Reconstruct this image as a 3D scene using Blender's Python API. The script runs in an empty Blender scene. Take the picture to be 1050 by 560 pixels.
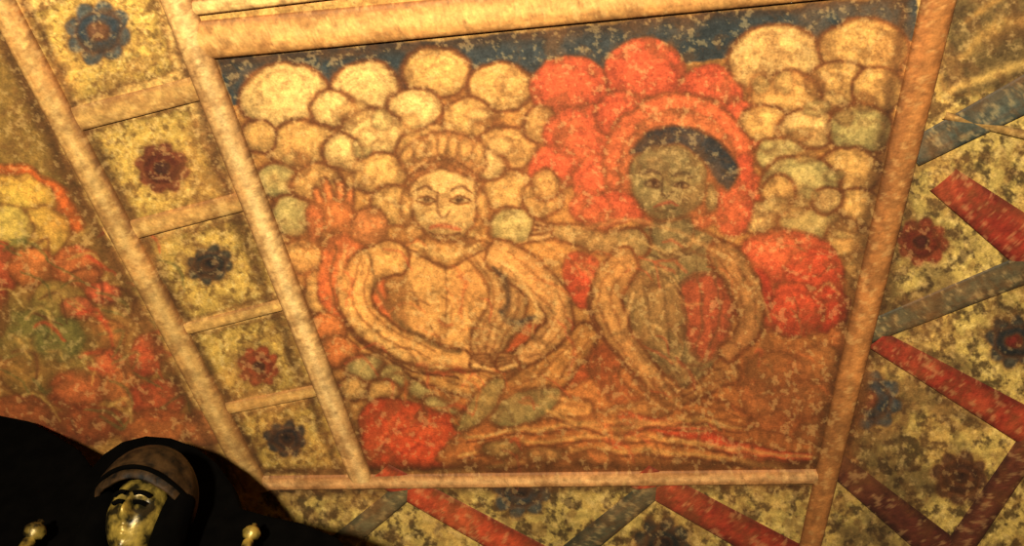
import bpy, bmesh, math, random
import numpy as np
from mathutils import Vector, Matrix
random.seed(4); RS=np.random.RandomState(7)
F=858.0; CAMZ=1.6; H=1.8; CZ=CAMZ+H
def nrm(v): v=np.array(v,float); return v/np.linalg.norm(v)
Yc=nrm((158,-1083,-858)); Xc=np.array((7096.,356.,858.)); Xc=nrm(Xc-Yc*np.dot(Xc,Yc)); Zc=np.cross(Xc,Yc)
R=np.array([Xc,Yc,Zc])          # cam -> world
CAM=np.array((0,0,CAMZ))
def ray(px,py): return R@np.array((px-525.,280.-py,-F))
def to_ceiling(px,py,z=CZ):
    d=ray(px,py); t=(z-CAMZ)/d[2]; return CAM+d*t
def to_wall(px,py,y):
    d=ray(px,py); return CAM+d*(y/d[1])
def draw_coords(x,y):
    P=np.stack([x,y,np.full_like(x,H)],-1)@R   # world->cam
    w=-P[...,2]; ok=w>0.05; w=np.where(ok,w,1)
    X=525+F*P[...,0]/w; Y=280-F*P[...,1]/w
    return np.where(ok,X,-9e3),np.where(ok,Y,-9e3)
# ---------------- noise
TAB=RS.rand(256,256)
def vn(x,y,s,seed=0):
    c,sn=math.cos(seed*1.7+.5),math.sin(seed*1.7+.5); x,y=x*c-y*sn,x*sn+y*c
    x=x/s+seed*17.3+1000; y=y/s+seed*9.7+1000
    xi=np.floor(x).astype(int); yi=np.floor(y).astype(int); fx=x-xi; fy=y-yi
    fx=fx*fx*(3-2*fx); fy=fy*fy*(3-2*fy)
    g=lambda a,b:TAB[a%256,b%256]
    return (g(xi,yi)*(1-fx)+g(xi+1,yi)*fx)*(1-fy)+(g(xi,yi+1)*(1-fx)+g(xi+1,yi+1)*fx)*fy
def fbm(x,y,s,seed=0,o=4):
    r=0;a=1;t=0
    for i in range(o):
        r=r+a*vn(x,y,s,seed+i*3.1); t+=a; a*=.6; s*=.5
    return r/t
OAG=1.05
OL=(98,52,24)
# ---------------- painter
class Painter:
    def __init__(s,X,Y):
        s.X0=X; s.Y0=Y
        s.X=X+(fbm(X,Y,26,1,4)-.5)*10; s.Y=Y+(fbm(X,Y,26,5,4)-.5)*10
        s.C=np.zeros((X.size,3)); s.C[:]=(185,142,72)
    def box(s,x0,y0,x1,y1):
        return np.nonzero((s.X>x0)&(s.X<x1)&(s.Y>y0)&(s.Y<y1))[0]
    def mix(s,i,col,a):
        a=np.clip(a,0,1)[:,None]; s.C[i]=s.C[i]*(1-a)+np.asarray(col,float)*a
    def lobe(s,cx,cy,rx,ry,col,ang=0,al=1,ol=OL,oa=.75,sh=.5,ow=2.5):
        m=max(rx,ry)+6; i=s.box(cx-m,cy-m,cx+m,cy+m)
        if not len(i): return
        x=s.X[i]-cx; y=s.Y[i]-cy; c,sn=math.cos(math.radians(ang)),math.sin(math.radians(ang))
        u=(x*c+y*sn)/rx; v=(-x*sn+y*c)/ry; r=np.sqrt(u*u+v*v)+1e-6
        d=(r-1)*min(rx,ry)
        k=(1+.14*np.clip(-v,-1,1)-sh*np.clip(r,0,1)**4*.6)[:,None]
        s.mix(i,np.asarray(col,float)*k,np.clip(.5-d/2.2,0,1)*al)
        s.mix(i,ol,np.exp(-(d/ow)**2)*oa*al*OAG)
        s.mix(i,np.asarray(col)*.7,np.exp(-((d+min(rx,ry)*.28)/1.8)**2)*.4*al)
    def sm(s,P,closed=False,n=6):
        P=[np.array(p,float) for p in P]; out=[]; N=len(P)
        rng=range(N) if closed else range(N-1)
        for k in rng:
            if closed: a,b,c,d=P[k-1],P[k],P[(k+1)%N],P[(k+2)%N]
            else: a,b,c,d=P[max(k-1,0)],P[k],P[k+1],P[min(k+2,N-1)]
            for j in range(n):
                t=j/n; out.append(.5*((2*b)+(c-a)*t+(2*a-5*b+4*c-d)*t*t+(3*b-a-3*c+d)*t**3))
        if not closed: out.append(P[-1])
        return np.array(out)
    def dist(s,i,P,closed=False):
        x=s.X[i]; y=s.Y[i]; D=np.full(len(i),1e9); T=np.zeros(len(i)); N=len(P); ins=np.zeros(len(i),bool)
        E=N if closed else N-1
        for k in range(E):
            a=P[k]; b=P[(k+1)%N]; dx,dy=b[0]-a[0],b[1]-a[1]; L=dx*dx+dy*dy+1e-9
            t=np.clip(((x-a[0])*dx+(y-a[1])*dy)/L,0,1)
            d=np.hypot(x-a[0]-t*dx,y-a[1]-t*dy); m=d<D; D[m]=d[m]; T[m]=(k+t[m])/E
            if closed:
                c=((a[1]>y)!=(b[1]>y)); c&=x<(dx*(y-a[1])/(dy if abs(dy)>1e-9 else 1e-9)+a[0]); ins^=c
        return D,T,ins
    def poly(s,P,col,al=1,ol=OL,oa=.7,ow=2.2,sh=.25,smooth=True,soft=2.2):
        P=s.sm(P,True) if smooth else np.array(P,float)
        i=s.box(P[:,0].min()-6-soft,P[:,1].min()-6-soft,P[:,0].max()+6+soft,P[:,1].max()+6+soft)
        if not len(i): return
        D,T,ins=s.dist(i,P,True); d=np.where(ins,-D,D)
        k=(1-sh*np.exp(-np.clip(-d,0,99)/9))[:,None]
        s.mix(i,np.asarray(col,float)*k,np.clip(.5-d/soft,0,1)*al)
        if oa: s.mix(i,ol,np.exp(-(d/ow)**2)*oa*OAG)
    def stroke(s,P,w,col=(84,44,22),al=.75):
        P=s.sm(P,False,5); i=s.box(P[:,0].min()-w*2-3,P[:,1].min()-w*2-3,P[:,0].max()+w*2+3,P[:,1].max()+w*2+3)
        if not len(i): return
        D,T,_=s.dist(i,P); ww=w*(.55+.45*np.sin(np.pi*T)); s.mix(i,col,np.exp(-(D/ww)**2)*al)
    def limb(s,P,W,col,al=1,ol=(92,48,22),oa=.75,sh=.38):
        P=s.sm(P,False,5); m=max(W)+6; i=s.box(P[:,0].min()-m,P[:,1].min()-m,P[:,0].max()+m,P[:,1].max()+m)
        if not len(i): return
        D,T,_=s.dist(i,P); r=np.interp(T,np.linspace(0,1,len(W)),W); d=D-r
        k=(1.08-sh*(D/r)**2)[:,None]; k=np.clip(k,.4,1.2)
        s.mix(i,np.asarray(col,float)*k,np.clip(.5-d/2.2,0,1)*al); s.mix(i,ol,np.exp(-(d/2.2)**2)*oa*OAG)
    def folds(s,A,B,n,w=2,col=(104,56,26),al=.5):
        A=s.sm(A,False,4); B=s.sm(B,False,4); m=min(len(A),len(B)); A=A[np.linspace(0,len(A)-1,m).astype(int)]; B=B[np.linspace(0,len(B)-1,m).astype(int)]
        for k in range(n):
            t=(k+.5)/n; Q=A*(1-t)+B*t; s.stroke(Q[::4],w,col,al)
    def flower(s,cx,cy,r,col,mid,n=8):
        i=s.box(cx-r*1.6,cy-r*1.5,cx+r*1.6,cy+r*1.5)
        q=np.hypot((s.X[i]-cx)/r,(s.Y[i]-cy)/(r*.88)); s.mix(i,(112,84,46),np.exp(-(q/1.0)**4)*.5)
        for k in range(n):
            a=2*math.pi*k/n+.2
            s.lobe(cx+r*.6*math.cos(a),cy+r*.53*math.sin(a),r*.36,r*.28,col,math.degrees(a),al=.8,oa=.3,sh=.2)
        s.lobe(cx,cy,r*.62,r*.54,np.array(col)*.85,al=.9,oa=.4)
        s.lobe(cx,cy,r*.28,r*.24,mid,al=.9,oa=.5)

CR=(224,174,98); OC=(206,150,78); GR=(178,150,84); RD=(200,80,46); RDD=(160,52,30); OR=(206,112,54); NV=(46,52,52); BR=(134,80,38)
def paint(p):
    X,Y=p.X0,p.Y0
    p.poly([(-60,-140),(170,-10),(365,480),(262,495),(15,0)],(204,158,84),smooth=False,oa=0,sh=0)
    p.poly([(200,15),(1000,-60),(1000,-300),(150,-300)],(204,148,80),smooth=False,oa=0,sh=0)
    p.poly([(985,-60),(1500,-60),(1500,800),(200,800),(270,495),(850,490)],(184,152,78),smooth=False,oa=0,sh=0)
    sq=[((25,15),(150,-40),(178,72),(58,112)),((68,140),(190,110),(238,198),(122,232)),((138,250),(250,222),(288,300),(190,330)),
        ((192,345),(296,322),(332,392),(228,412)),((238,428),(340,408),(366,478),(272,484))]
    for k,q in enumerate(sq):
        p.poly(q,(204,160,74),smooth=False,oa=.6,ow=3,ol=(120,80,38),sh=.3)
    def speck(i,seed,th=.53,col=(92,62,28),a=.8,s=9):
        n=fbm(X[i],Y[i],s,seed,5); p.mix(i,col,np.clip((n-th)*7,0,1)*a)
        n=fbm(X[i],Y[i],s*.7,seed+9,4); p.mix(i,(226,192,112),np.clip((n-.57)*7,0,1)*.55)
    m=np.nonzero((X<370)&(X-.494*Y>12)&(X-.42*Y<180)&(Y<495)&(Y>-50))[0]; speck(m,2,.52,a=.6,s=6)
    m=np.nonzero(((Y>498)&(X>250))|((X+.245*Y>980)))[0]; m=m[(Y[m]>-200)]; speck(m,31,.48,(62,46,26),.8,9)
    m=np.nonzero((X+.245*Y>980)&(Y>-200))[0]; n=fbm(X[m],Y[m],46,83,4); p.mix(m,(66,46,28),np.clip((n-.5)*3.5,0,.55)*np.clip((Y[m]-60)/260,.15,1))
    p.flower(100,32,37,(58,68,74),(104,66,42)); p.flower(167,172,28,(112,50,30),(54,30,22)); p.flower(215,271,24,(56,54,46),(30,26,24))
    p.flower(265,377,24,(154,60,34),(60,34,26)); p.flower(293,449,22,(42,42,44),(20,20,22))
    p.flower(535,503,32,(64,70,70),(28,26,26)); p.flower(893,410,34,(56,68,74),(124,62,38)); p.flower(945,248,28,(134,50,30),(68,30,22))
    p.flower(1040,350,32,(48,48,46),(110,36,26)); p.flower(680,558,30,(48,48,44),(34,26,24)); p.flower(985,490,30,(82,50,34),(46,28,22))
    p.poly([(985,-20),(1060,-30),(1060,70),(968,95)],(88,66,38),al=.8,oa=.2,soft=12)
    p.stroke([(985,60),(1020,30),(1060,20)],7,(190,142,70),.7); p.stroke([(975,95),(1020,75),(1060,60)],6,(212,166,86),.8); p.stroke([(990,25),(1015,5),(1040,-20)],4,(180,130,62),.6)
    # ---- left mural
    p.poly([(-300,-140),(0,30),(240,500),(-300,500)],(146,102,48),smooth=False,oa=0,sh=0)
    p.poly([(-20,20),(10,40),(60,150),(84,196),(44,188),(-20,150)],(130,96,44),oa=.3,soft=10)
    p.poly([(-20,172),(20,170),(58,188),(78,215),(84,238),(50,232),(20,196),(-20,192)],(222,106,44),oa=.3,soft=5)
    for a in [(14,212,44,34,(214,172,70)),(40,240,32,28,(204,152,64)),(5,235,30,26,(206,170,78)),
              (-6,275,30,26,(184,72,42)),(35,275,26,20,OR),(78,275,26,22,(184,92,46)),(105,300,18,13,(212,88,52)),(60,310,30,22,(160,124,56)),
              (20,345,32,28,(120,104,48)),(80,318,18,13,(208,98,56)),(105,345,24,20,(164,98,46)),(60,350,28,24,(108,96,46)),(110,372,20,15,(200,82,46)),
              (30,385,30,22,(134,96,44)),(80,400,30,20,(164,72,38)),(130,395,26,22,(180,94,46)),(150,365,18,20,(186,70,40)),(160,410,30,22,(164,66,36)),
              (20,425,40,20,(138,66,34)),(90,435,40,20,(130,58,30)),(160,440,40,22,(152,78,38)),(210,440,22,18,(176,96,50)),(-10,320,20,30,(140,56,32))]:
        p.lobe(*a,al=.8,oa=.5)
    p.poly([(0,310),(50,312),(100,345),(90,385),(40,370),(0,350)],(118,104,48),al=.5,oa=0,soft=14)
    for k in range(70):
        x0=random.uniform(-10,170); y0=random.uniform(235,440)
        p.stroke([(x0,y0),(x0+random.uniform(10,26),y0+random.uniform(-14,14)),(x0+random.uniform(16,40),y0+random.uniform(0,30))],random.uniform(1.5,3.2),random.choice([(82,42,22),(190,148,74),(86,80,38),(186,64,36),(96,88,42)]),.6)
    # ---- main mural ground
    p.poly([(222,66),(940,4),(858,486),(372,490)],(178,120,58),smooth=False,oa=0,sh=0)
    p.poly([(222,60),(942,-4),(938,44),(240,108)],NV,smooth=False,oa=0,sh=0)
    L=[(292,100,46,36,CR),(375,90,37,29,CR),(448,74,35,28,OC),(513,90,34,25,OC),(583,94,42,36,RD),(662,76,44,36,RD),(728,98,36,32,RD),
       (795,62,50,36,CR),(885,52,46,32,OC),(425,112,28,22,CR),(340,112,24,20,CR),(480,122,28,22,OC),(385,136,34,25,CR),(310,150,38,26,OC),(350,155,22,18,CR),
       (265,140,18,18,OC),(520,152,30,24,OC),(555,130,18,20,OC),(285,187,24,20,GR),(325,188,28,20,OC),(390,178,28,22,OC),(430,150,24,18,OC),(525,197,30,24,OC),(500,170,20,16,CR),
       (300,222,24,20,GR),(340,230,20,16,OC),(405,212,26,22,OC),(528,232,28,20,GR),(555,205,20,20,OC),(312,262,22,20,OC),(330,300,20,24,OC),(335,340,20,22,OR),
       (600,142,44,34,RD),(640,120,30,26,RD),(570,172,28,24,RD),(618,188,34,30,RD),(560,190,14,16,OC),(612,215,30,20,RD),(760,130,26,28,RD),(770,200,22,24,RD),
       (860,86,34,22,OC),(805,98,36,24,OC),(900,92,26,24,OC),(785,126,28,20,OC),(828,132,32,22,CR),(882,132,34,26,GR),(800,160,28,18,GR),
       (870,176,32,26,OC),(822,190,42,30,GR),(800,196,18,16,OC),(880,215,26,22,OC),(782,222,26,18,CR),(832,230,36,18,GR),(872,248,26,18,OC),(850,205,16,14,CR)]
    for a in L: p.lobe(*a,oa=.8 if a[4]!=RD else .38,sh=.5 if a[4]!=RD else .34)
    for k in range(56):
        side=random.random()<.5
        cx,cy=(random.uniform(275,545),random.uniform(110,250)) if side else (random.uniform(780,890),random.uniform(80,240))
        p.lobe(cx,cy,random.uniform(8,15),random.uniform(6,12),random.choice([CR,OC,GR,BR]),al=.45,oa=.6)
    # ---- right side lower ground & robes
    p.poly([(740,350),(880,340),(862,480),(700,478)],(156,92,44),oa=0,soft=14)
    p.poly([(758,250),(800,238),(850,250),(868,300),(850,338),(800,345),(760,320)],RD,oa=.4,soft=5)
    for a in [(790,268,34,28,RD),(835,280,32,26,(188,70,40)),(850,318,22,26,(174,58,34)),(812,318,36,28,(190,70,40)),(770,300,24,30,(172,56,34)),(882,280,14,22,OC),(868,350,18,16,OR)]: p.lobe(*a,oa=.35,sh=.35)
    for a in [(795,380,34,20,BR),(840,375,28,20,(154,94,46)),(770,410,34,18,(164,92,44)),(825,410,36,20,(138,82,40)),(790,440,40,18,(152,80,38)),(840,445,24,18,(144,86,42))]: p.lobe(*a,al=.8,oa=.6)
    # ---- lower left clouds
    for a in [(345,360,22,16,OR),(375,378,22,15,GR),(410,385,22,14,(176,150,82)),(440,398,24,14,GR),(390,402,20,12,OC),(465,390,26,14,(184,134,72)),(360,398,16,12,OC),(455,415,24,12,GR)]: p.lobe(*a)
    p.poly([(368,425),(385,408),(415,410),(445,420),(478,430),(490,455),(470,478),(380,480),(368,455)],(202,74,38),oa=.5)
    p.stroke([(385,470),(410,440),(450,432),(480,450)],2,RDD,.7); p.stroke([(400,478),(430,455),(470,465)],2,RDD,.7)
    # ---- lap and base
    p.poly([(420,365),(500,335),(600,330),(690,370),(760,400),(740,440),(600,440),(480,425)],(182,108,50),oa=.4,soft=6)
    p.poly([(490,345),(545,332),(600,345),(610,385),(550,400),(500,380)],(190,82,40),oa=.4,soft=6)
    p.poly([(600,370),(640,345),(680,380),(720,430),(640,425)],(150,70,34),oa=.4,soft=5)
    p.limb([(430,372),(500,395),(560,415),(600,420)],[16,20,16,9],(200,138,68),oa=.8)
    p.limb([(600,345),(560,385),(500,420),(470,432)],[14,20,15,8],(192,126,60),oa=.8)
    p.folds([(430,362),(500,380),(560,402),(600,412)],[(430,384),(500,412),(560,430),(600,430)],2); p.folds([(590,340),(548,378),(490,412)],[(612,352),(575,395),(510,432)],2)
    p.limb([(650,385),(700,415),(760,430)],[14,17,10],(168,98,46),oa=.8); p.limb([(745,380),(700,400),(650,425),(610,430)],[14,17,12,7],(150,98,48),oa=.8)
    p.folds([(655,375),(705,402),(760,424)],[(645,395),(695,428),(755,438)],2,1.8,(80,42,20)); p.folds([(740,372),(695,390),(640,415)],[(750,390),(705,412),(655,436)],2,1.8,(80,42,20))
    p.poly([(478,440),(560,428),(700,430),(840,455),(850,480),(480,482)],(180,102,48),oa=.3,soft=5)
    p.poly([(500,425),(530,402),(575,398),(560,425),(520,440)],(160,138,76),oa=.6,soft=4); p.poly([(465,440),(495,395),(520,390),(500,430)],(168,136,72),oa=.6,soft=4)
    p.limb([(640,430),(700,440),(760,462),(830,470)],[7,9,8,5],(188,64,36),oa=.4)
    for pts in [[(478,450),(560,438),(650,432),(740,440)],[(470,468),(560,452),(660,448),(760,462),(840,470)],[(500,480),(600,462),(700,465),(800,480)],[(560,420),(620,440),(700,430),(760,440)]]:
        p.stroke(pts,3.2,(210,156,80),.7); p.stroke([(a,b+5) for a,b in pts],2,(96,48,24),.75)
    p.lobe(515,462,22,9,(150,110,56)); p.lobe(560,466,22,9,(168,114,58)); p.lobe(612,470,20,8,(182,106,52))
    # ---- left deity
    SK=(212,148,76); SKL=(220,166,92)
    p.poly([(332,262),(345,235),(372,232),(398,262),(405,300),(440,350),(400,360),(350,330),(325,300)],(204,94,48),oa=.6,soft=3)
    p.poly([(395,262),(425,246),(490,246),(522,262),(540,300),(528,345),(500,378),(430,378),(405,340)],SK,oa=.7,soft=4)
    p.poly([(470,250),(520,262),(540,300),(528,345),(500,378),(480,350),(500,300)],(190,136,74),oa=.7)
    p.folds([(472,256),(502,300),(484,350),(496,372)],[(518,262),(538,300),(524,345),(502,376)],4)
    p.poly([(400,262),(420,268),(412,310),(425,350),(405,340),(396,300)],(146,90,44),al=.7,oa=0,soft=6)
    p.limb([(455,228),(455,250)],[17,22],(196,134,68),oa=.5)
    p.lobe(455,163,44,26,(204,136,70),sh=.2,oa=.6)
    for k in range(7): p.lobe(455-36+12*k,158-9*math.sin(math.pi*k/6),7,10,(208,150,78),oa=.5,al=.7)
    p.lobe(455,204,37,44,SKL,sh=.4,oa=.8); p.poly([(420,186),(455,172),(492,186),(488,178),(455,162),(424,176)],(170,100,50),oa=.5)
    p.lobe(416,212,6,16,SK,oa=.6); p.lobe(495,212,6,16,SK,oa=.6)
    for sx in (-1,1):
        p.stroke([(455+sx*7,196),(455+sx*18,191),(455+sx*30,197)],2.2,al=.8); p.poly([(455+sx*8,207),(455+sx*17,202),(455+sx*28,207),(455+sx*17,211)],(224,180,108),oa=.85,ow=1.6)
        p.lobe(455+sx*17,206,2.8,2.8,(70,42,22),oa=.3)
    p.stroke([(450,198),(449,218),(455,225),(463,219)],2.1,al=.75); p.stroke([(440,236),(455,233),(470,236)],2.6,(170,64,38),.7); p.stroke([(440,240),(455,243),(470,239)],2,al=.8)
    p.stroke([(425,250),(455,262),(490,250)],3,(226,178,100),.7); p.stroke([(420,256),(455,272),(496,256)],2.1,al=.8); p.stroke([(418,304),(440,312)],1.8,al=.5); p.stroke([(455,275),(457,330)],1.7,al=.5)
    p.limb([(402,264),(372,278),(366,315),(400,348),(440,362),(486,374)],[19,19,18,15,13,8],SK,oa=.9)
    p.stroke([(352,255),(350,300),(372,335),(410,362),(460,378)],3.6,(222,166,90),.8); p.stroke([(345,250),(342,305),(366,345),(410,374),(470,388)],2.3,al=.9)
    p.stroke([(378,262),(388,300),(420,340),(470,362)],3,(92,66,36),.7); p.folds([(362,270),(356,312),(392,352),(440,368)],[(386,268),(380,305),(408,336),(450,356)],2,1.8)
    p.limb([(515,264),(552,290),(574,325),(560,350),(530,372)],[18,18,16,13,9],(198,136,72),oa=.85); p.folds([(524,254),(564,284),(588,326),(566,360)],[(505,274),(540,300),(560,325),(548,346)],2,1.8)
    for k in range(4): p.limb([(486,374+3*k-6),(500+3*k,376+4*k-8)],[4,3],SKL,oa=.7)
    for k in range(4): p.limb([(530,372+3*k-5),(515,374+4*k-6)],[4,3],SKL,oa=.7)
    p.stroke([(506,276),(520,292),(522,312),(512,320)],4,(60,44,32),.9); p.stroke([(513,320),(530,332),(547,326)],4,(54,48,40),.9)
    p.stroke([(500,262),(530,280),(548,310),(545,345)],3,(218,170,96),.7)
    for k,(dx,dy) in enumerate([(-20,-8),(-9,-16),(4,-17),(15,-10)]): p.limb([(345,222),(345+dx*.7,215+dy*.6),(345+dx,205+dy)],[6,5,4],(206,110,54),oa=.65)
    p.lobe(345,222,20,16,(204,108,52),oa=.6); p.lobe(378,232,20,20,(206,120,62),oa=.6); p.lobe(322,228,10,18,(198,98,50),oa=.5)
    # ---- right deity (dark green-grey)
    p.lobe(695,168,76,72,(202,92,50),sh=.2,ow=3,oa=.55); p.lobe(695,170,60,58,(200,106,56),al=.8,oa=.4)
    p.poly([(740,175),(768,160),(775,210),(760,240),(735,232)],RD,oa=.3,soft=4); p.poly([(600,205),(640,195),(660,225),(600,228)],RD,oa=.3,soft=4)
    p.poly([(582,262),(612,262),(622,300),(600,316),(578,295)],(200,70,40),oa=.4)
    GB=(140,122,70); GD=(128,106,60)
    p.poly([(640,245),(668,232),(718,234),(750,262),(752,310),(735,370),(700,400),(655,395),(635,340),(628,285)],GD,oa=.7,soft=5)
    p.poly([(700,290),(745,285),(750,330),(725,370),(700,340)],(168,74,42),oa=.2,soft=8)
    p.poly([(648,290),(690,285),(700,340),(670,360),(645,330)],(148,112,60),oa=.3,soft=8)
    p.folds([(648,262),(655,320),(670,370),(700,398)],[(742,270),(748,320),(728,368),(705,396)],5,1.9,(72,52,28),.5)
    p.limb([(690,205),(690,240)],[17,22],(118,98,56),oa=.5)
    p.lobe(686,182,40,46,GB,oa=.6)
    p.poly([(646,160),(660,137),(682,129),(712,131),(740,146),(756,172),(748,194),(734,186),(722,168),(706,154),(690,148),(662,156)],(38,46,50),oa=.5,soft=4)
    p.poly([(655,168),(664,151),(696,151),(712,168),(710,180),(686,176),(662,178)],(134,116,68),oa=.1,al=.9,soft=6)
    for sx in (-1,1):
        p.stroke([(684+sx*6,179),(684+sx*15,175),(684+sx*26,180)],2.2,(54,42,26),.75); p.poly([(684+sx*7,188),(684+sx*14,184),(684+sx*24,188),(684+sx*14,191)],(174,148,90),oa=.75,ow=1.6,ol=(54,40,24)); p.lobe(684+sx*14,187,2.6,2.6,(44,32,20),oa=.3)
    p.stroke([(680,181),(678,197),(684,202),(691,197)],2.1,(62,46,26),.75); p.stroke([(671,212),(684,209),(697,212)],2.6,(144,60,38),.75); p.stroke([(672,216),(684,218),(696,215)],1.8,(62,46,26),.65); p.lobe(729,202,6,15,GB,oa=.5)
    p.stroke([(655,240),(688,258),(722,240)],3,(192,148,82),.7); p.stroke([(650,248),(688,268),(728,248)],2.1,(64,46,26),.75)
    p.limb([(652,250),(612,246),(578,240),(560,236)],[15,12,9,6],(148,116,64),oa=.85)
    for k in range(4): p.limb([(564,234+k*3),(548-k,228+k*6)],[4,2.6],(160,120,68),oa=.65)
    p.limb([(640,272),(620,305),(640,350),(672,392)],[17,16,14,9],(184,128,66),oa=.9); p.limb([(742,262),(766,296),(768,335),(745,362)],[16,16,13,9],(164,108,56),oa=.85)
    p.folds([(628,268),(606,306),(630,356),(664,396)],[(652,276),(632,305),(650,345),(680,386)],2,1.8); p.folds([(752,255),(780,296),(780,338)],[(732,270),(752,298),(756,332)],2,1.8)
    for k in range(4): p.limb([(672+k*3,390),(678+k*6,404-k)],[4,3],(184,126,66),oa=.65)
    p.stroke([(650,300),(640,340),(672,388),(700,420)],3,(204,150,82),.7); p.stroke([(610,290),(608,330),(640,370),(664,410)],2.3,al=.85)
    p.stroke([(590,236),(640,226),(700,240),(770,280),(790,330)],2.6,(198,142,78),.55)
    for k in range(170):
        x0=random.uniform(330,840); y0=random.uniform(245,465); L_=random.uniform(12,45); an=random.uniform(-.5,1.2)
        q=[(x0,y0),(x0+L_*.5*math.cos(an),y0+L_*.5*math.sin(an)+random.uniform(-8,8)),(x0+L_*math.cos(an+.4),y0+L_*math.sin(an+.4))]
        p.stroke(q,random.uniform(1.2,2.6),random.choice([(92,48,24),(218,166,92),(186,66,38),(112,82,44),(198,96,46)]),.42)
    for (cx,cy,rx,ry,c,a) in [(470,290,120,90,(206,128,60),.2),(690,300,110,110,(188,100,50),.16),(450,190,80,60,(212,152,84),.1),(600,410,200,60,(188,96,46),.2),(800,410,80,60,(150,76,38),.35),(340,280,40,60,(204,112,54),.25),(620,150,120,90,(190,100,56),.2)]:
        i=p.box(cx-2*rx,cy-2*ry,cx+2*rx,cy+2*ry); r2=((X[i]-cx)/rx)**2+((Y[i]-cy)/ry)**2
        p.mix(i,c,np.exp(-r2)*a*(.2+1.6*fbm(X[i],Y[i],30,61,4)))
    for pts,wd in [([(222,64),(400,48),(700,18),(945,-6)],6),([(219,70),(300,290),(384,492)],5),([(172,10),(250,240),(350,486)],5),([(928,0),(880,280),(838,480)],6),([(24,0),(140,235),(274,492)],5),([(-6,25),(110,260),(240,500)],6),([(275,484),(500,480),(850,476)],5),([(270,505),(500,500),(850,497)],5),([(960,0),(912,270),(865,480)],6)]:
        p.stroke(pts,wd*1.5,(62,36,18),.65)
    weather(p,X,Y)
def weather(p,X,Y,amt=1.0):
    C=p.C
    n=fbm(X,Y,120,11,4); C*= (1+(n-.5)[:,None]*.4*amt)
    n=fbm(X,Y,60,14,5)[:,None]; a=np.clip((n-.5)*1.3,0,.22)*amt; C[:]=C*(1-a)+np.array((202,124,62))*a
    n=fbm(X,Y,4.5,21,3)[:,None]; C*=1+(n-.5)*.5*amt
    n=fbm(X,Y,16,24,6)[:,None]; a=np.clip((n-.54)*3,0,.36)*amt; C[:]=C*(1-a)+np.array((98,60,30))*a
    n=fbm(X,Y,6,29,4)[:,None]; a=np.clip((n-.6)*4,0,.32)*amt; C[:]=C*(1-a)+np.array((230,188,116))*a
    r=np.abs(fbm(X,Y,38,33,5)-.5)[:,None]; a=np.clip(1-r/.008,0,1)*.3*amt; C[:]=C*(1-a)+np.array((86,50,26))*a
def lin(C):
    c=np.clip(C/255.,0,1); return np.where(c<=.04045,c/12.92,((c+.055)/1.055)**2.4)
# ---------------- materials
def painted_mat(name,rough=.62,bump=.25,lo=.82,hi=1.16):
    m=bpy.data.materials.new(name); m.use_nodes=True; N=m.node_tree.nodes; K=m.node_tree.links; b=N['Principled BSDF']
    at=N.new('ShaderNodeAttribute'); at.attribute_name='Col'; tc=N.new('ShaderNodeTexCoord')
    n1=N.new('ShaderNodeTexNoise'); n1.inputs['Scale'].default_value=190; n1.inputs['Detail'].default_value=4; K.new(tc.outputs['Object'],n1.inputs['Vector'])
    r=N.new('ShaderNodeMapRange'); r.inputs[1].default_value=.3; r.inputs[2].default_value=.7; r.inputs[3].default_value=lo; r.inputs[4].default_value=hi; K.new(n1.outputs['Fac'],r.inputs[0])
    mx=N.new('ShaderNodeVectorMath'); mx.operation='SCALE'; K.new(at.outputs['Color'],mx.inputs[0]); K.new(r.outputs[0],mx.inputs['Scale']); K.new(mx.outputs[0],b.inputs['Base Color'])
    n2=N.new('ShaderNodeTexNoise'); n2.inputs['Scale'].default_value=45; n2.inputs['Detail'].default_value=7; K.new(tc.outputs['Object'],n2.inputs['Vector'])
    bp=N.new('ShaderNodeBump'); bp.inputs['Strength'].default_value=bump; bp.inputs['Distance'].default_value=.006; K.new(n2.outputs['Fac'],bp.inputs['Height']); K.new(bp.outputs[0],b.inputs['Normal'])
    b.inputs['Roughness'].default_value=rough; b.inputs['Specular IOR Level'].default_value=.3; return m
def simple_mat(name,c1,c2,scale=8,rough=.6,metal=0,bump=.2,spec=.5,p0=.35,p1=.65):
    m=bpy.data.materials.new(name); m.use_nodes=True; N=m.node_tree.nodes; K=m.node_tree.links; b=N['Principled BSDF']
    tc=N.new('ShaderNodeTexCoord'); n=N.new('ShaderNodeTexNoise'); n.inputs['Scale'].default_value=scale; n.inputs['Detail'].default_value=6; K.new(tc.outputs['Object'],n.inputs['Vector'])
    cr=N.new('ShaderNodeValToRGB'); cr.color_ramp.elements[0].position=p0; cr.color_ramp.elements[1].position=p1
    cr.color_ramp.elements[0].color=(*c1,1); cr.color_ramp.elements[1].color=(*c2,1); K.new(n.outputs['Fac'],cr.inputs[0]); K.new(cr.outputs[0],b.inputs['Base Color'])
    bp=N.new('ShaderNodeBump'); bp.inputs['Strength'].default_value=bump; bp.inputs['Distance'].default_value=.01; K.new(n.outputs['Fac'],bp.inputs['Height']); K.new(bp.outputs[0],b.inputs['Normal'])
    b.inputs['Roughness'].default_value=rough; b.inputs['Metallic'].default_value=metal; b.inputs['Specular IOR Level'].default_value=spec; return m
MP=painted_mat('aged_fresco',.7,.3,.76,1.2); MW=painted_mat('painted_wood',.7,.3,.82,1.14)
COLL=bpy.context.scene.collection
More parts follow.
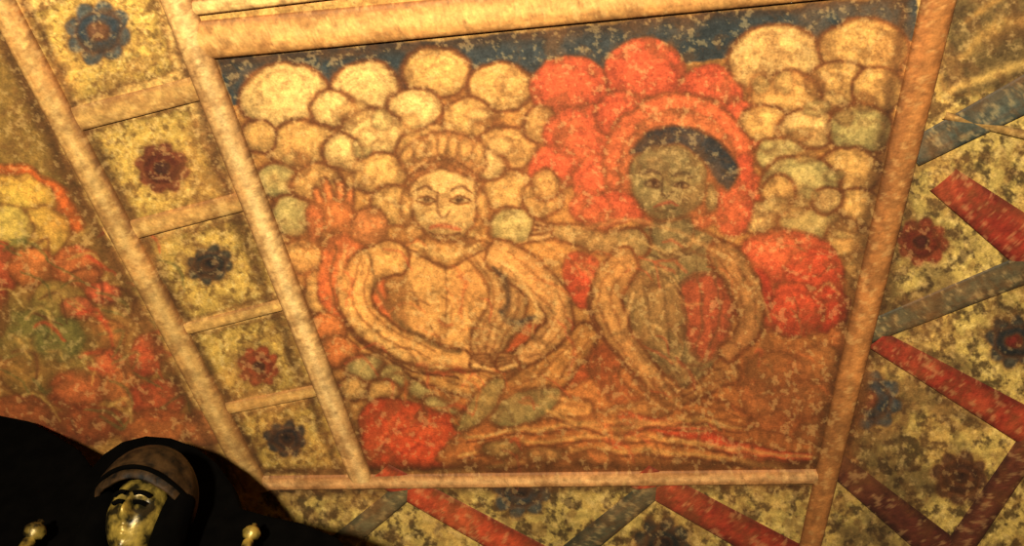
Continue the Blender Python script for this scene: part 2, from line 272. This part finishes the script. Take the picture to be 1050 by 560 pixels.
def grid_mesh(name,V,faces,cols,mat,smooth=True):
    me=bpy.data.meshes.new(name); nf=len(faces)
    me.vertices.add(len(V)); me.vertices.foreach_set('co',np.asarray(V,np.float32).ravel())
    me.loops.add(nf*4); me.loops.foreach_set('vertex_index',np.asarray(faces,np.int32).ravel())
    me.polygons.add(nf); me.polygons.foreach_set('loop_start',np.arange(0,nf*4,4,dtype=np.int32)); me.polygons.foreach_set('loop_total',np.full(nf,4,np.int32))
    me.polygons.foreach_set('use_smooth',np.full(nf,smooth))
    me.update(calc_edges=True)
    a=me.color_attributes.new('Col','FLOAT_COLOR','POINT'); a.data.foreach_set('color',np.concatenate([lin(cols),np.ones((len(V),1))],1).astype(np.float32).ravel())
    me.validate(); me.materials.append(mat); o=bpy.data.objects.new(name,me); COLL.objects.link(o); return o
# ---------------- ceiling grid
cs=[to_ceiling(*q) for q in ((-20,-20),(1070,-20),(-20,580),(1070,580))]
xa,xb=min(c[0] for c in cs),max(c[0] for c in cs); ya,yb=min(c[1] for c in cs),max(c[1] for c in cs)
xs=np.concatenate([np.arange(-3.6,xa,.15),np.arange(xa,xb,.0029),np.arange(xb,3.61,.15)])
yy=[ya]
while yy[-1]<yb: yy.append(yy[-1]+.0023+.0022*(yy[-1]-ya)/(yb-ya)*1.3)
ys=np.concatenate([np.arange(-3.0,ya-.01,.15),np.array(yy),np.arange(yb+.08,4.6,.15)])
gx,gy=np.meshgrid(xs,ys); sx=gx.ravel(); sy=gy.ravel()
DX,DY=draw_coords(sx,sy); P=Painter(DX,DY); paint(P)
nx,ny=len(xs),len(ys)
ix=lambda x:int(np.argmin(abs(xs-x))); iy=lambda y:int(np.argmin(abs(ys-y)))
m0=to_ceiling(222,66); m1=to_ceiling(858,486); m2=to_ceiling(372,490); m3=to_ceiling(940,4)
A=(ix((m0[0]+m2[0])/2),iy((m0[1]+m3[1])/2),ix((m1[0]+m3[0])/2),iy((m1[1]+m2[1])/2))
lx=to_ceiling(140,260)[0]; B=(0,0,ix(lx),iy(to_ceiling(120,460)[1]))
qi,qj=np.meshgrid(np.arange(nx-1),np.arange(ny-1)); qi=qi.ravel(); qj=qj.ravel()
v=qj*nx+qi; Fc=np.stack([v,v+nx,v+nx+1,v+1],1)
inA=(qi>=A[0])&(qi<A[2])&(qj>=A[1])&(qj<A[3]); inB=(qi<B[2])&(qj<B[3])
VV=np.stack([sx,sy,np.full_like(sx,CZ)],1)
for nm,mk in (('ceiling_mural',inA),('ceiling_mural.001',inB&~inA),('ceiling',~(inA|inB))):
    f=Fc[mk]; u,inv=np.unique(f,return_inverse=True); grid_mesh(nm,VV[u],inv.reshape(f.shape),P.C[u],MP)
# ---------------- mouldings / beams
def rib(name,a,b,wa,wb,col,hgt=.018,edge=(100,58,28),top=None,ns=14,dirt=1):
    A3=to_ceiling(*a)[:2]; B3=to_ceiling(*b)[:2]; d=np.array((b[0]-a[0],b[1]-a[1]),float); d/=np.linalg.norm(d); n=np.array((-d[1],d[0]))
    def wid(p,w): 
        q0=to_ceiling(p[0]-n[0]*w/2,p[1]-n[1]*w/2)[:2]; q1=to_ceiling(p[0]+n[0]*w/2,p[1]+n[1]*w/2)[:2]; t=nrm(B3-A3); e=q1-q0; return abs(e[0]*t[1]-e[1]*t[0])
    WA,WB=wid(a,wa),wid(b,wb); t=nrm(B3-A3); pn=np.array((-t[1],t[0])); L=np.linalg.norm(B3-A3); seg=max(20,int(L/.004))
    V=[];S=[];U=[]
    for i in range(seg+1):
        f=i/seg; c=A3+(B3-A3)*f; w=WA*(1-f)+WB*f
        for j in range(ns+1):
            th=math.pi*j/ns; u=-math.cos(th); h=hgt*math.sin(th)**.55 if j not in(0,ns) else 0
            V.append((c[0]+pn[0]*u*w/2,c[1]+pn[1]*u*w/2,CZ+.002-h-.002*(j not in (0,ns)))); S.append(f*L*420); U.append(u)
    V=np.array(V);S=np.array(S);U=np.array(U)
    X,Y=draw_coords(V[:,0],V[:,1]); C=np.zeros((len(V),3)); C[:]=col
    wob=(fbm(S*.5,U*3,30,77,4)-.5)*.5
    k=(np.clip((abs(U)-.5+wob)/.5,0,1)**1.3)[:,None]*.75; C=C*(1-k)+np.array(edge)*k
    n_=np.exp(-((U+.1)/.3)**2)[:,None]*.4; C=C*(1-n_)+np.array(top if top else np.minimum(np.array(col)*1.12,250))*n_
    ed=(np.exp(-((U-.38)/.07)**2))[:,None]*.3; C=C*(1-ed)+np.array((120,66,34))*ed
    class Q: pass
    q=Q(); q.C=C; weather(q,X,Y,.95*dirt)
    s2=fbm(S*.12,U*14,14,41,5)[:,None]; aa=np.clip((s2-.52)*2.5,0,.3); q.C=q.C*(1-aa)+np.array((128,78,38))*aa
    f=[(i*(ns+1)+j,i*(ns+1)+j+1,(i+1)*(ns+1)+j+1,(i+1)*(ns+1)+j) for i in range(seg) for j in range(ns)]
    return grid_mesh(name,V,f,q.C,MW)
RB=(142,46,30)
for nm,a,b,w0,w1,c in [('painted_lattice_beam',(935,158),(1110,66),28,42,(76,78,66)),('painted_lattice_beam.001',(966,184),(1110,292),34,62,RB),
    ('painted_lattice_beam.002',(880,345),(1110,252),22,32,(88,76,52)),('painted_lattice_beam.003',(898,348),(1110,470),22,44,(134,42,28)),
    ('painted_lattice_beam.004',(1080,420),(930,640),26,30,(86,44,30)),('painted_lattice_beam.005',(388,484),(600,600),24,34,(174,68,38)),
    ('painted_lattice_beam.006',(652,486),(860,600),28,38,(150,52,32)),('painted_lattice_beam.007',(425,495),(310,590),20,24,(102,88,58)),
    ('painted_lattice_beam.008',(680,492),(560,590),22,26,(84,76,54)),('painted_lattice_beam.009',(850,470),(1010,600),24,40,(84,40,28)),
    ('painted_lattice_beam.010',(968,118),(1100,150),8,10,(150,114,60))]:
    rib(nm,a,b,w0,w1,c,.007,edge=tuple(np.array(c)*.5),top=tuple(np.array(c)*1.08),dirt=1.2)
CRB=(212,166,100)
for k,(a,b,w) in enumerate([((56,128),(205,90),26),((112,242),(250,206),20),((172,342),(298,310),12),((222,421),(346,396),12)]):
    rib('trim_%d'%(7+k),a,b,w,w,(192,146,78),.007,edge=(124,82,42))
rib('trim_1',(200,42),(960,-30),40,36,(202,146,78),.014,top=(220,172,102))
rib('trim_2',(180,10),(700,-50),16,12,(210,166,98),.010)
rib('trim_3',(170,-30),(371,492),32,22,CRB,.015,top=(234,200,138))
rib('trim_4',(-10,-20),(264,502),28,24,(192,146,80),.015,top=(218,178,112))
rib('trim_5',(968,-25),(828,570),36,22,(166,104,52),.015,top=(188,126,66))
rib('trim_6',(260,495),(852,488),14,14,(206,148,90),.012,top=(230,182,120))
# ---------------- statue
YS=1.75
dark=simple_mat('blackened_bronze',(.0006,.0005,.0004),(.0012,.001,.0008),20,1,0,.05,spec=0.02)
brz=simple_mat('soot_brown_lacquer',(.002,.0015,.001),(.036,.018,.006),30,.6,0,.5,spec=.12)
gold=simple_mat('tarnished_gold',(.012,.009,.003),(.30,.20,.035),24,.4,.3,.5,spec=.4,p0=.42,p1=.64)
root=bpy.data.objects.new('temple_guardian_statue',None); COLL.objects.link(root)
def addpart(name,bm,mat,smooth=True,sub=0):
    me=bpy.data.meshes.new(name); bmesh.ops.recalc_face_normals(bm,faces=bm.faces[:]); bm.to_mesh(me); bm.free()
    for f in me.polygons: f.use_smooth=smooth
    me.materials.append(mat); o=bpy.data.objects.new(name,me); COLL.objects.link(o); o.parent=root
    if sub: s=o.modifiers.new('s','SUBSURF'); s.levels=sub; s.render_levels=sub
    return o
hc=to_wall(141,530,YS); px=np.linalg.norm(to_wall(142,530,YS)-hc)
out=[(-70,412),(-30,418),(0,425),(30,431),(58,446),(80,460),(94,478),(104,466),(125,452),(150,446),(175,448),(200,457),(222,474),(238,496),(246,520),(275,528),(312,536),(345,550),(372,580),(380,640)]
top=[to_wall(a,b,YS+.16) for a,b in out]
pts=[(t[0],t[2]) for t in top]; pts=[(pts[0][0],.95)]+pts+[(pts[-1][0],.95)]
bm=bmesh.new(); f=[bm.verts.new((x,YS+.16,z)) for x,z in pts]; fa=bm.faces.new(f)
r=bmesh.ops.extrude_face_region(bm,geom=[fa]); bmesh.ops.translate(bm,vec=(0,.07,0),verts=[g for g in r['geom'] if isinstance(g,bmesh.types.BMVert)])
o=addpart('carved_aureole',bm,dark,False); bv=o.modifiers.new('b','BEVEL'); bv.width=.01; bv.segments=2
tilt=Matrix.Rotation(math.radians(16),4,'X')@Matrix.Rotation(math.radians(8),4,'Z')
def T(v): return Vector(hc)+(tilt@Vector(v))
w=27*px; hh=42*px
bm=bmesh.new(); bmesh.ops.create_uvsphere(bm,u_segments=96,v_segments=72,radius=1)
g=lambda x,z,cx,cz,sx_,sz_:math.exp(-((x-cx)/sx_)**2-((z-cz)/sz_)**2)
for v_ in bm.verts:
    x,y,z=v_.co
    jaw=1-.22*max(0,-z)**1.5
    d=0
    if y<0:
        d+=.34*g(x,z,0,-.12,.13,.2)*(1-.4*max(0,z)) +.14*g(x,z,0,.1,.1,.25)+.12*(g(x,z,.17,-.22,.09,.08)+g(x,z,-.17,-.22,.09,.08))
        d+=.10*(g(x,z,.36,.3,.26,.07)+g(x,z,-.36,.3,.26,.07))
        d-=.22*(g(x,z,.36,.12,.2,.11)+g(x,z,-.36,.12,.2,.11)); d+=.15*(g(x,z,.36,.1,.13,.075)+g(x,z,-.36,.1,.13,.075))
        d+=.12*g(x,z,0,-.45,.22,.05)+.13*g(x,z,0,-.57,.18,.06)-.05*g(x,z,0,-.51,.25,.02)+.13*g(x,z,0,-.82,.2,.12)+.06*(g(x,z,.5,-.2,.2,.2)+g(x,z,-.5,-.2,.2,.2))
    v_.co=T((x*w*jaw,(y*.95-d)*w*1.05,z*hh))
addpart('face',bm,gold)
def tube(name,pts,r,mat):
    cu=bpy.data.curves.new(name,'CURVE'); cu.dimensions='3D'; cu.bevel_depth=r; cu.bevel_resolution=3
    s=cu.splines.new('NURBS'); s.points.add(len(pts)-1); s.use_endpoint_u=True; s.order_u=3
    for i,q in enumerate(pts): s.points[i].co=(*q,1)
    cu.materials.append(mat); o=bpy.data.objects.new(name,cu); COLL.objects.link(o); o.parent=root; return o
for sx_ in (-1,1):
    tube('brow_%d'%(1 if sx_<0 else 2),[T((sx_*a*w,-b*w,c*hh)) for a,b,c in ((.12,1.14,.28),(.35,1.09,.38),(.62,.86,.28))],.006,dark)
    tube('eyelid_%d'%(1 if sx_<0 else 2),[T((sx_*a*w,-b*w,c*hh)) for a,b,c in ((.18,1.03,.1),(.36,1.04,.15),(.56,.88,.09))],.006,dark)
bm=bmesh.new(); rows=22; cols=48; ring=[]
for i in range(rows+1):
    th=math.radians(4+ i*4.6); rr=[]
    for j in range(cols):
        a=2*math.pi*j/cols; R0=48*px; flut=1+.03*abs(math.sin(a*6))
        fr=math.sin(a)<-.2; low=i/rows
        x=math.cos(a)*math.sin(th)*R0*flut; y=math.sin(a)*math.sin(th)*R0*flut*.9; z=math.cos(th)*R0*1.25+14*px
        if fr and low>.62: z+= (low-.62)*70*px*abs(math.sin(a))*(1-.2*abs(math.cos(a)))
        rr.append(bm.verts.new(T((x,y+8*px,z))))
    ring.append(rr)
for i in range(rows):
    for j in range(cols): bm.faces.new((ring[i][j],ring[i][(j+1)%cols],ring[i+1][(j+1)%cols],ring[i+1][j]))
bm.faces.new(ring[0][::-1]); o=addpart('headdress',bm,brz); so=o.modifiers.new('s','SOLIDIFY'); so.thickness=.012
rimp=[T((math.cos(a)*46*px,math.sin(a)*42*px+4*px,(20+9*math.cos(a*2+math.pi))*px+6*px)) for a in np.linspace(math.pi,2*math.pi,24)]
tube('headdress_rim',rimp,.006,dark)
for sx_ in (-1,1):
    bm=bmesh.new(); rg=[]
    for k in range(14):
        t_=k/13; z=24*px-105*px*t_; cx=sx_*(38-4*math.sin(t_*3))*px; rr=(12+3*math.sin(t_*math.pi))*px
        rg.append([bm.verts.new(T((cx+rr*math.cos(2*math.pi*j/20)*(1+.08*math.sin(j*3+k)),2*px+rr*1.5*math.sin(2*math.pi*j/20),z))) for j in range(20)])
    for a,b in zip(rg,rg[1:]):
        for j in range(20): bm.faces.new((a[j],a[(j+1)%20],b[(j+1)%20],b[j]))
    bm.faces.new(rg[0]); bm.faces.new(rg[-1][::-1]); addpart('hair_lock_%d'%(1 if sx_<0 else 2),bm,dark,sub=1)
    bm=bmesh.new(); bmesh.ops.create_uvsphere(bm,u_segments=20,v_segments=14,radius=1)
    for v_ in bm.verts:
        x,y,z=v_.co; v_.co=T((sx_*(w+1*px)+x*4*px,y*8*px-2*px,z*17*px-8*px))
    addpart('ear_%d'%(1 if sx_<0 else 2),bm,brz)
bm=bmesh.new(); prof=[(.0,.055,.055),(-.06,.06,.06),(-.10,.10,.075),(-.14,.2,.10),(-.2,.235,.12),(-.35,.215,.13),(-.55,.18,.12),(-.75,.20,.13),(-1.0,.23,.15),(-1.35,.26,.17),(-1.6,.28,.19)]
z0=hc[2]-40*px; rings=[]
for dz,rx,ry in prof:
    rings.append([bm.verts.new((hc[0]+rx*math.cos(2*math.pi*j/40)*(1+.03*math.sin(j*2.5)*(dz<-.5)),YS+.03+ry*math.sin(2*math.pi*j/40)*(1+.05*math.sin(j*2.5)*(dz<-.5)),z0+dz)) for j in range(40)])
for a,b in zip(rings,rings[1:]):
    for j in range(40): bm.faces.new((a[j],a[(j+1)%40],b[(j+1)%40],b[j]))
bm.faces.new(rings[0]); bm.faces.new(rings[-1][::-1]); addpart('robed_body',bm,dark,sub=1)
for k,(ax,ay,s_) in enumerate([(36,545,11),(258,547,9)]):
    c=to_wall(ax,ay,YS+.08); bm=bmesh.new(); pr=[(0,1.3),(.3,1.1),(.28,.8),(.75,.5),(1,.05),(.8,-.5),(.4,-.8),(.6,-1.1),(.6,-5)]
    rg=[[bm.verts.new((c[0]+max(r_,.02)*s_*px*math.cos(2*math.pi*j/24),c[1]+max(r_,.02)*s_*px*math.sin(2*math.pi*j/24),c[2]+h_*s_*px)) for j in range(24)] for r_,h_ in pr]
    for a,b in zip(rg,rg[1:]):
        for j in range(24): bm.faces.new((a[j],a[(j+1)%24],b[(j+1)%24],b[j]))
    bm.faces.new(rg[0]); bm.faces.new(rg[-1][::-1]); addpart('finial_%d'%(k+1),bm,gold)
zb=z0-1.6
bm=bmesh.new()
for sc,za,zt in ((1,0,.12),(.85,.12,zb-.1),(1,zb-.1,zb)):
    r=bmesh.ops.create_cube(bm,size=1)
    for v_ in r['verts']: v_.co=Vector((hc[0]+v_.co.x*1.5*sc,YS+.1+v_.co.y*.6*sc,(za+zt)/2+v_.co.z*(zt-za)))
addpart('plinth',bm,dark,False)
# ---------------- room
def slab(name,x0,x1,y0,y1,z0_,z1_,mat):
    bm=bmesh.new(); r=bmesh.ops.create_cube(bm,size=1)
    for v_ in r['verts']: v_.co=Vector(((x0+x1)/2+v_.co.x*(x1-x0),(y0+y1)/2+v_.co.y*(y1-y0),(z0_+z1_)/2+v_.co.z*(z1_-z0_)))
    me=bpy.data.meshes.new(name); bm.to_mesh(me); bm.free(); me.materials.append(mat); o=bpy.data.objects.new(name,me); COLL.objects.link(o)
pl=simple_mat('ochre_plaster',(.22,.13,.05),(.36,.24,.11),5); st=simple_mat('stone_floor',(.08,.06,.045),(.16,.12,.09),4)
slab('floor',-3.6,3.6,-3,4.5,-.1,0,st); slab('wall_left',-3.7,-3.6,-3,4.5,0,CZ,pl); slab('wall_right',3.6,3.7,-3,4.5,0,CZ,pl)
slab('wall_back',-3.6,3.6,4.5,4.6,0,CZ,pl); slab('wall_front',-3.6,3.6,-3.1,-3.0,0,CZ,pl)
# ---------------- lamps
tg=to_ceiling(500,330)
l=bpy.data.lights.new('added_key_spot','SPOT'); l.energy=1750; l.spot_size=math.radians(82); l.spot_blend=1; l.shadow_soft_size=.12; l.color=(1,.90,.68)  # added unseen key light, low behind camera so the statue's shadow stays hidden
o=bpy.data.objects.new('added_key_spot',l); o.location=(-.35,-1.8,.55); o.rotation_euler=(Vector(tg)-Vector(o.location)).to_track_quat('-Z','Y').to_euler(); COLL.objects.link(o)
W=bpy.data.worlds.new('w'); bpy.context.scene.world=W; W.use_nodes=True; W.node_tree.nodes['Background'].inputs[0].default_value=(.02,.015,.01,1)
# ---------------- camera
cd=bpy.data.cameras.new('camera'); cd.sensor_width=36; cd.lens=36*F/1050; co=bpy.data.objects.new('camera',cd); COLL.objects.link(co)
M=Matrix([list(r) for r in R]).to_4x4(); M.translation=Vector(CAM); co.matrix_world=M; bpy.context.scene.camera=co
bpy.context.scene.view_settings.view_transform='Standard'
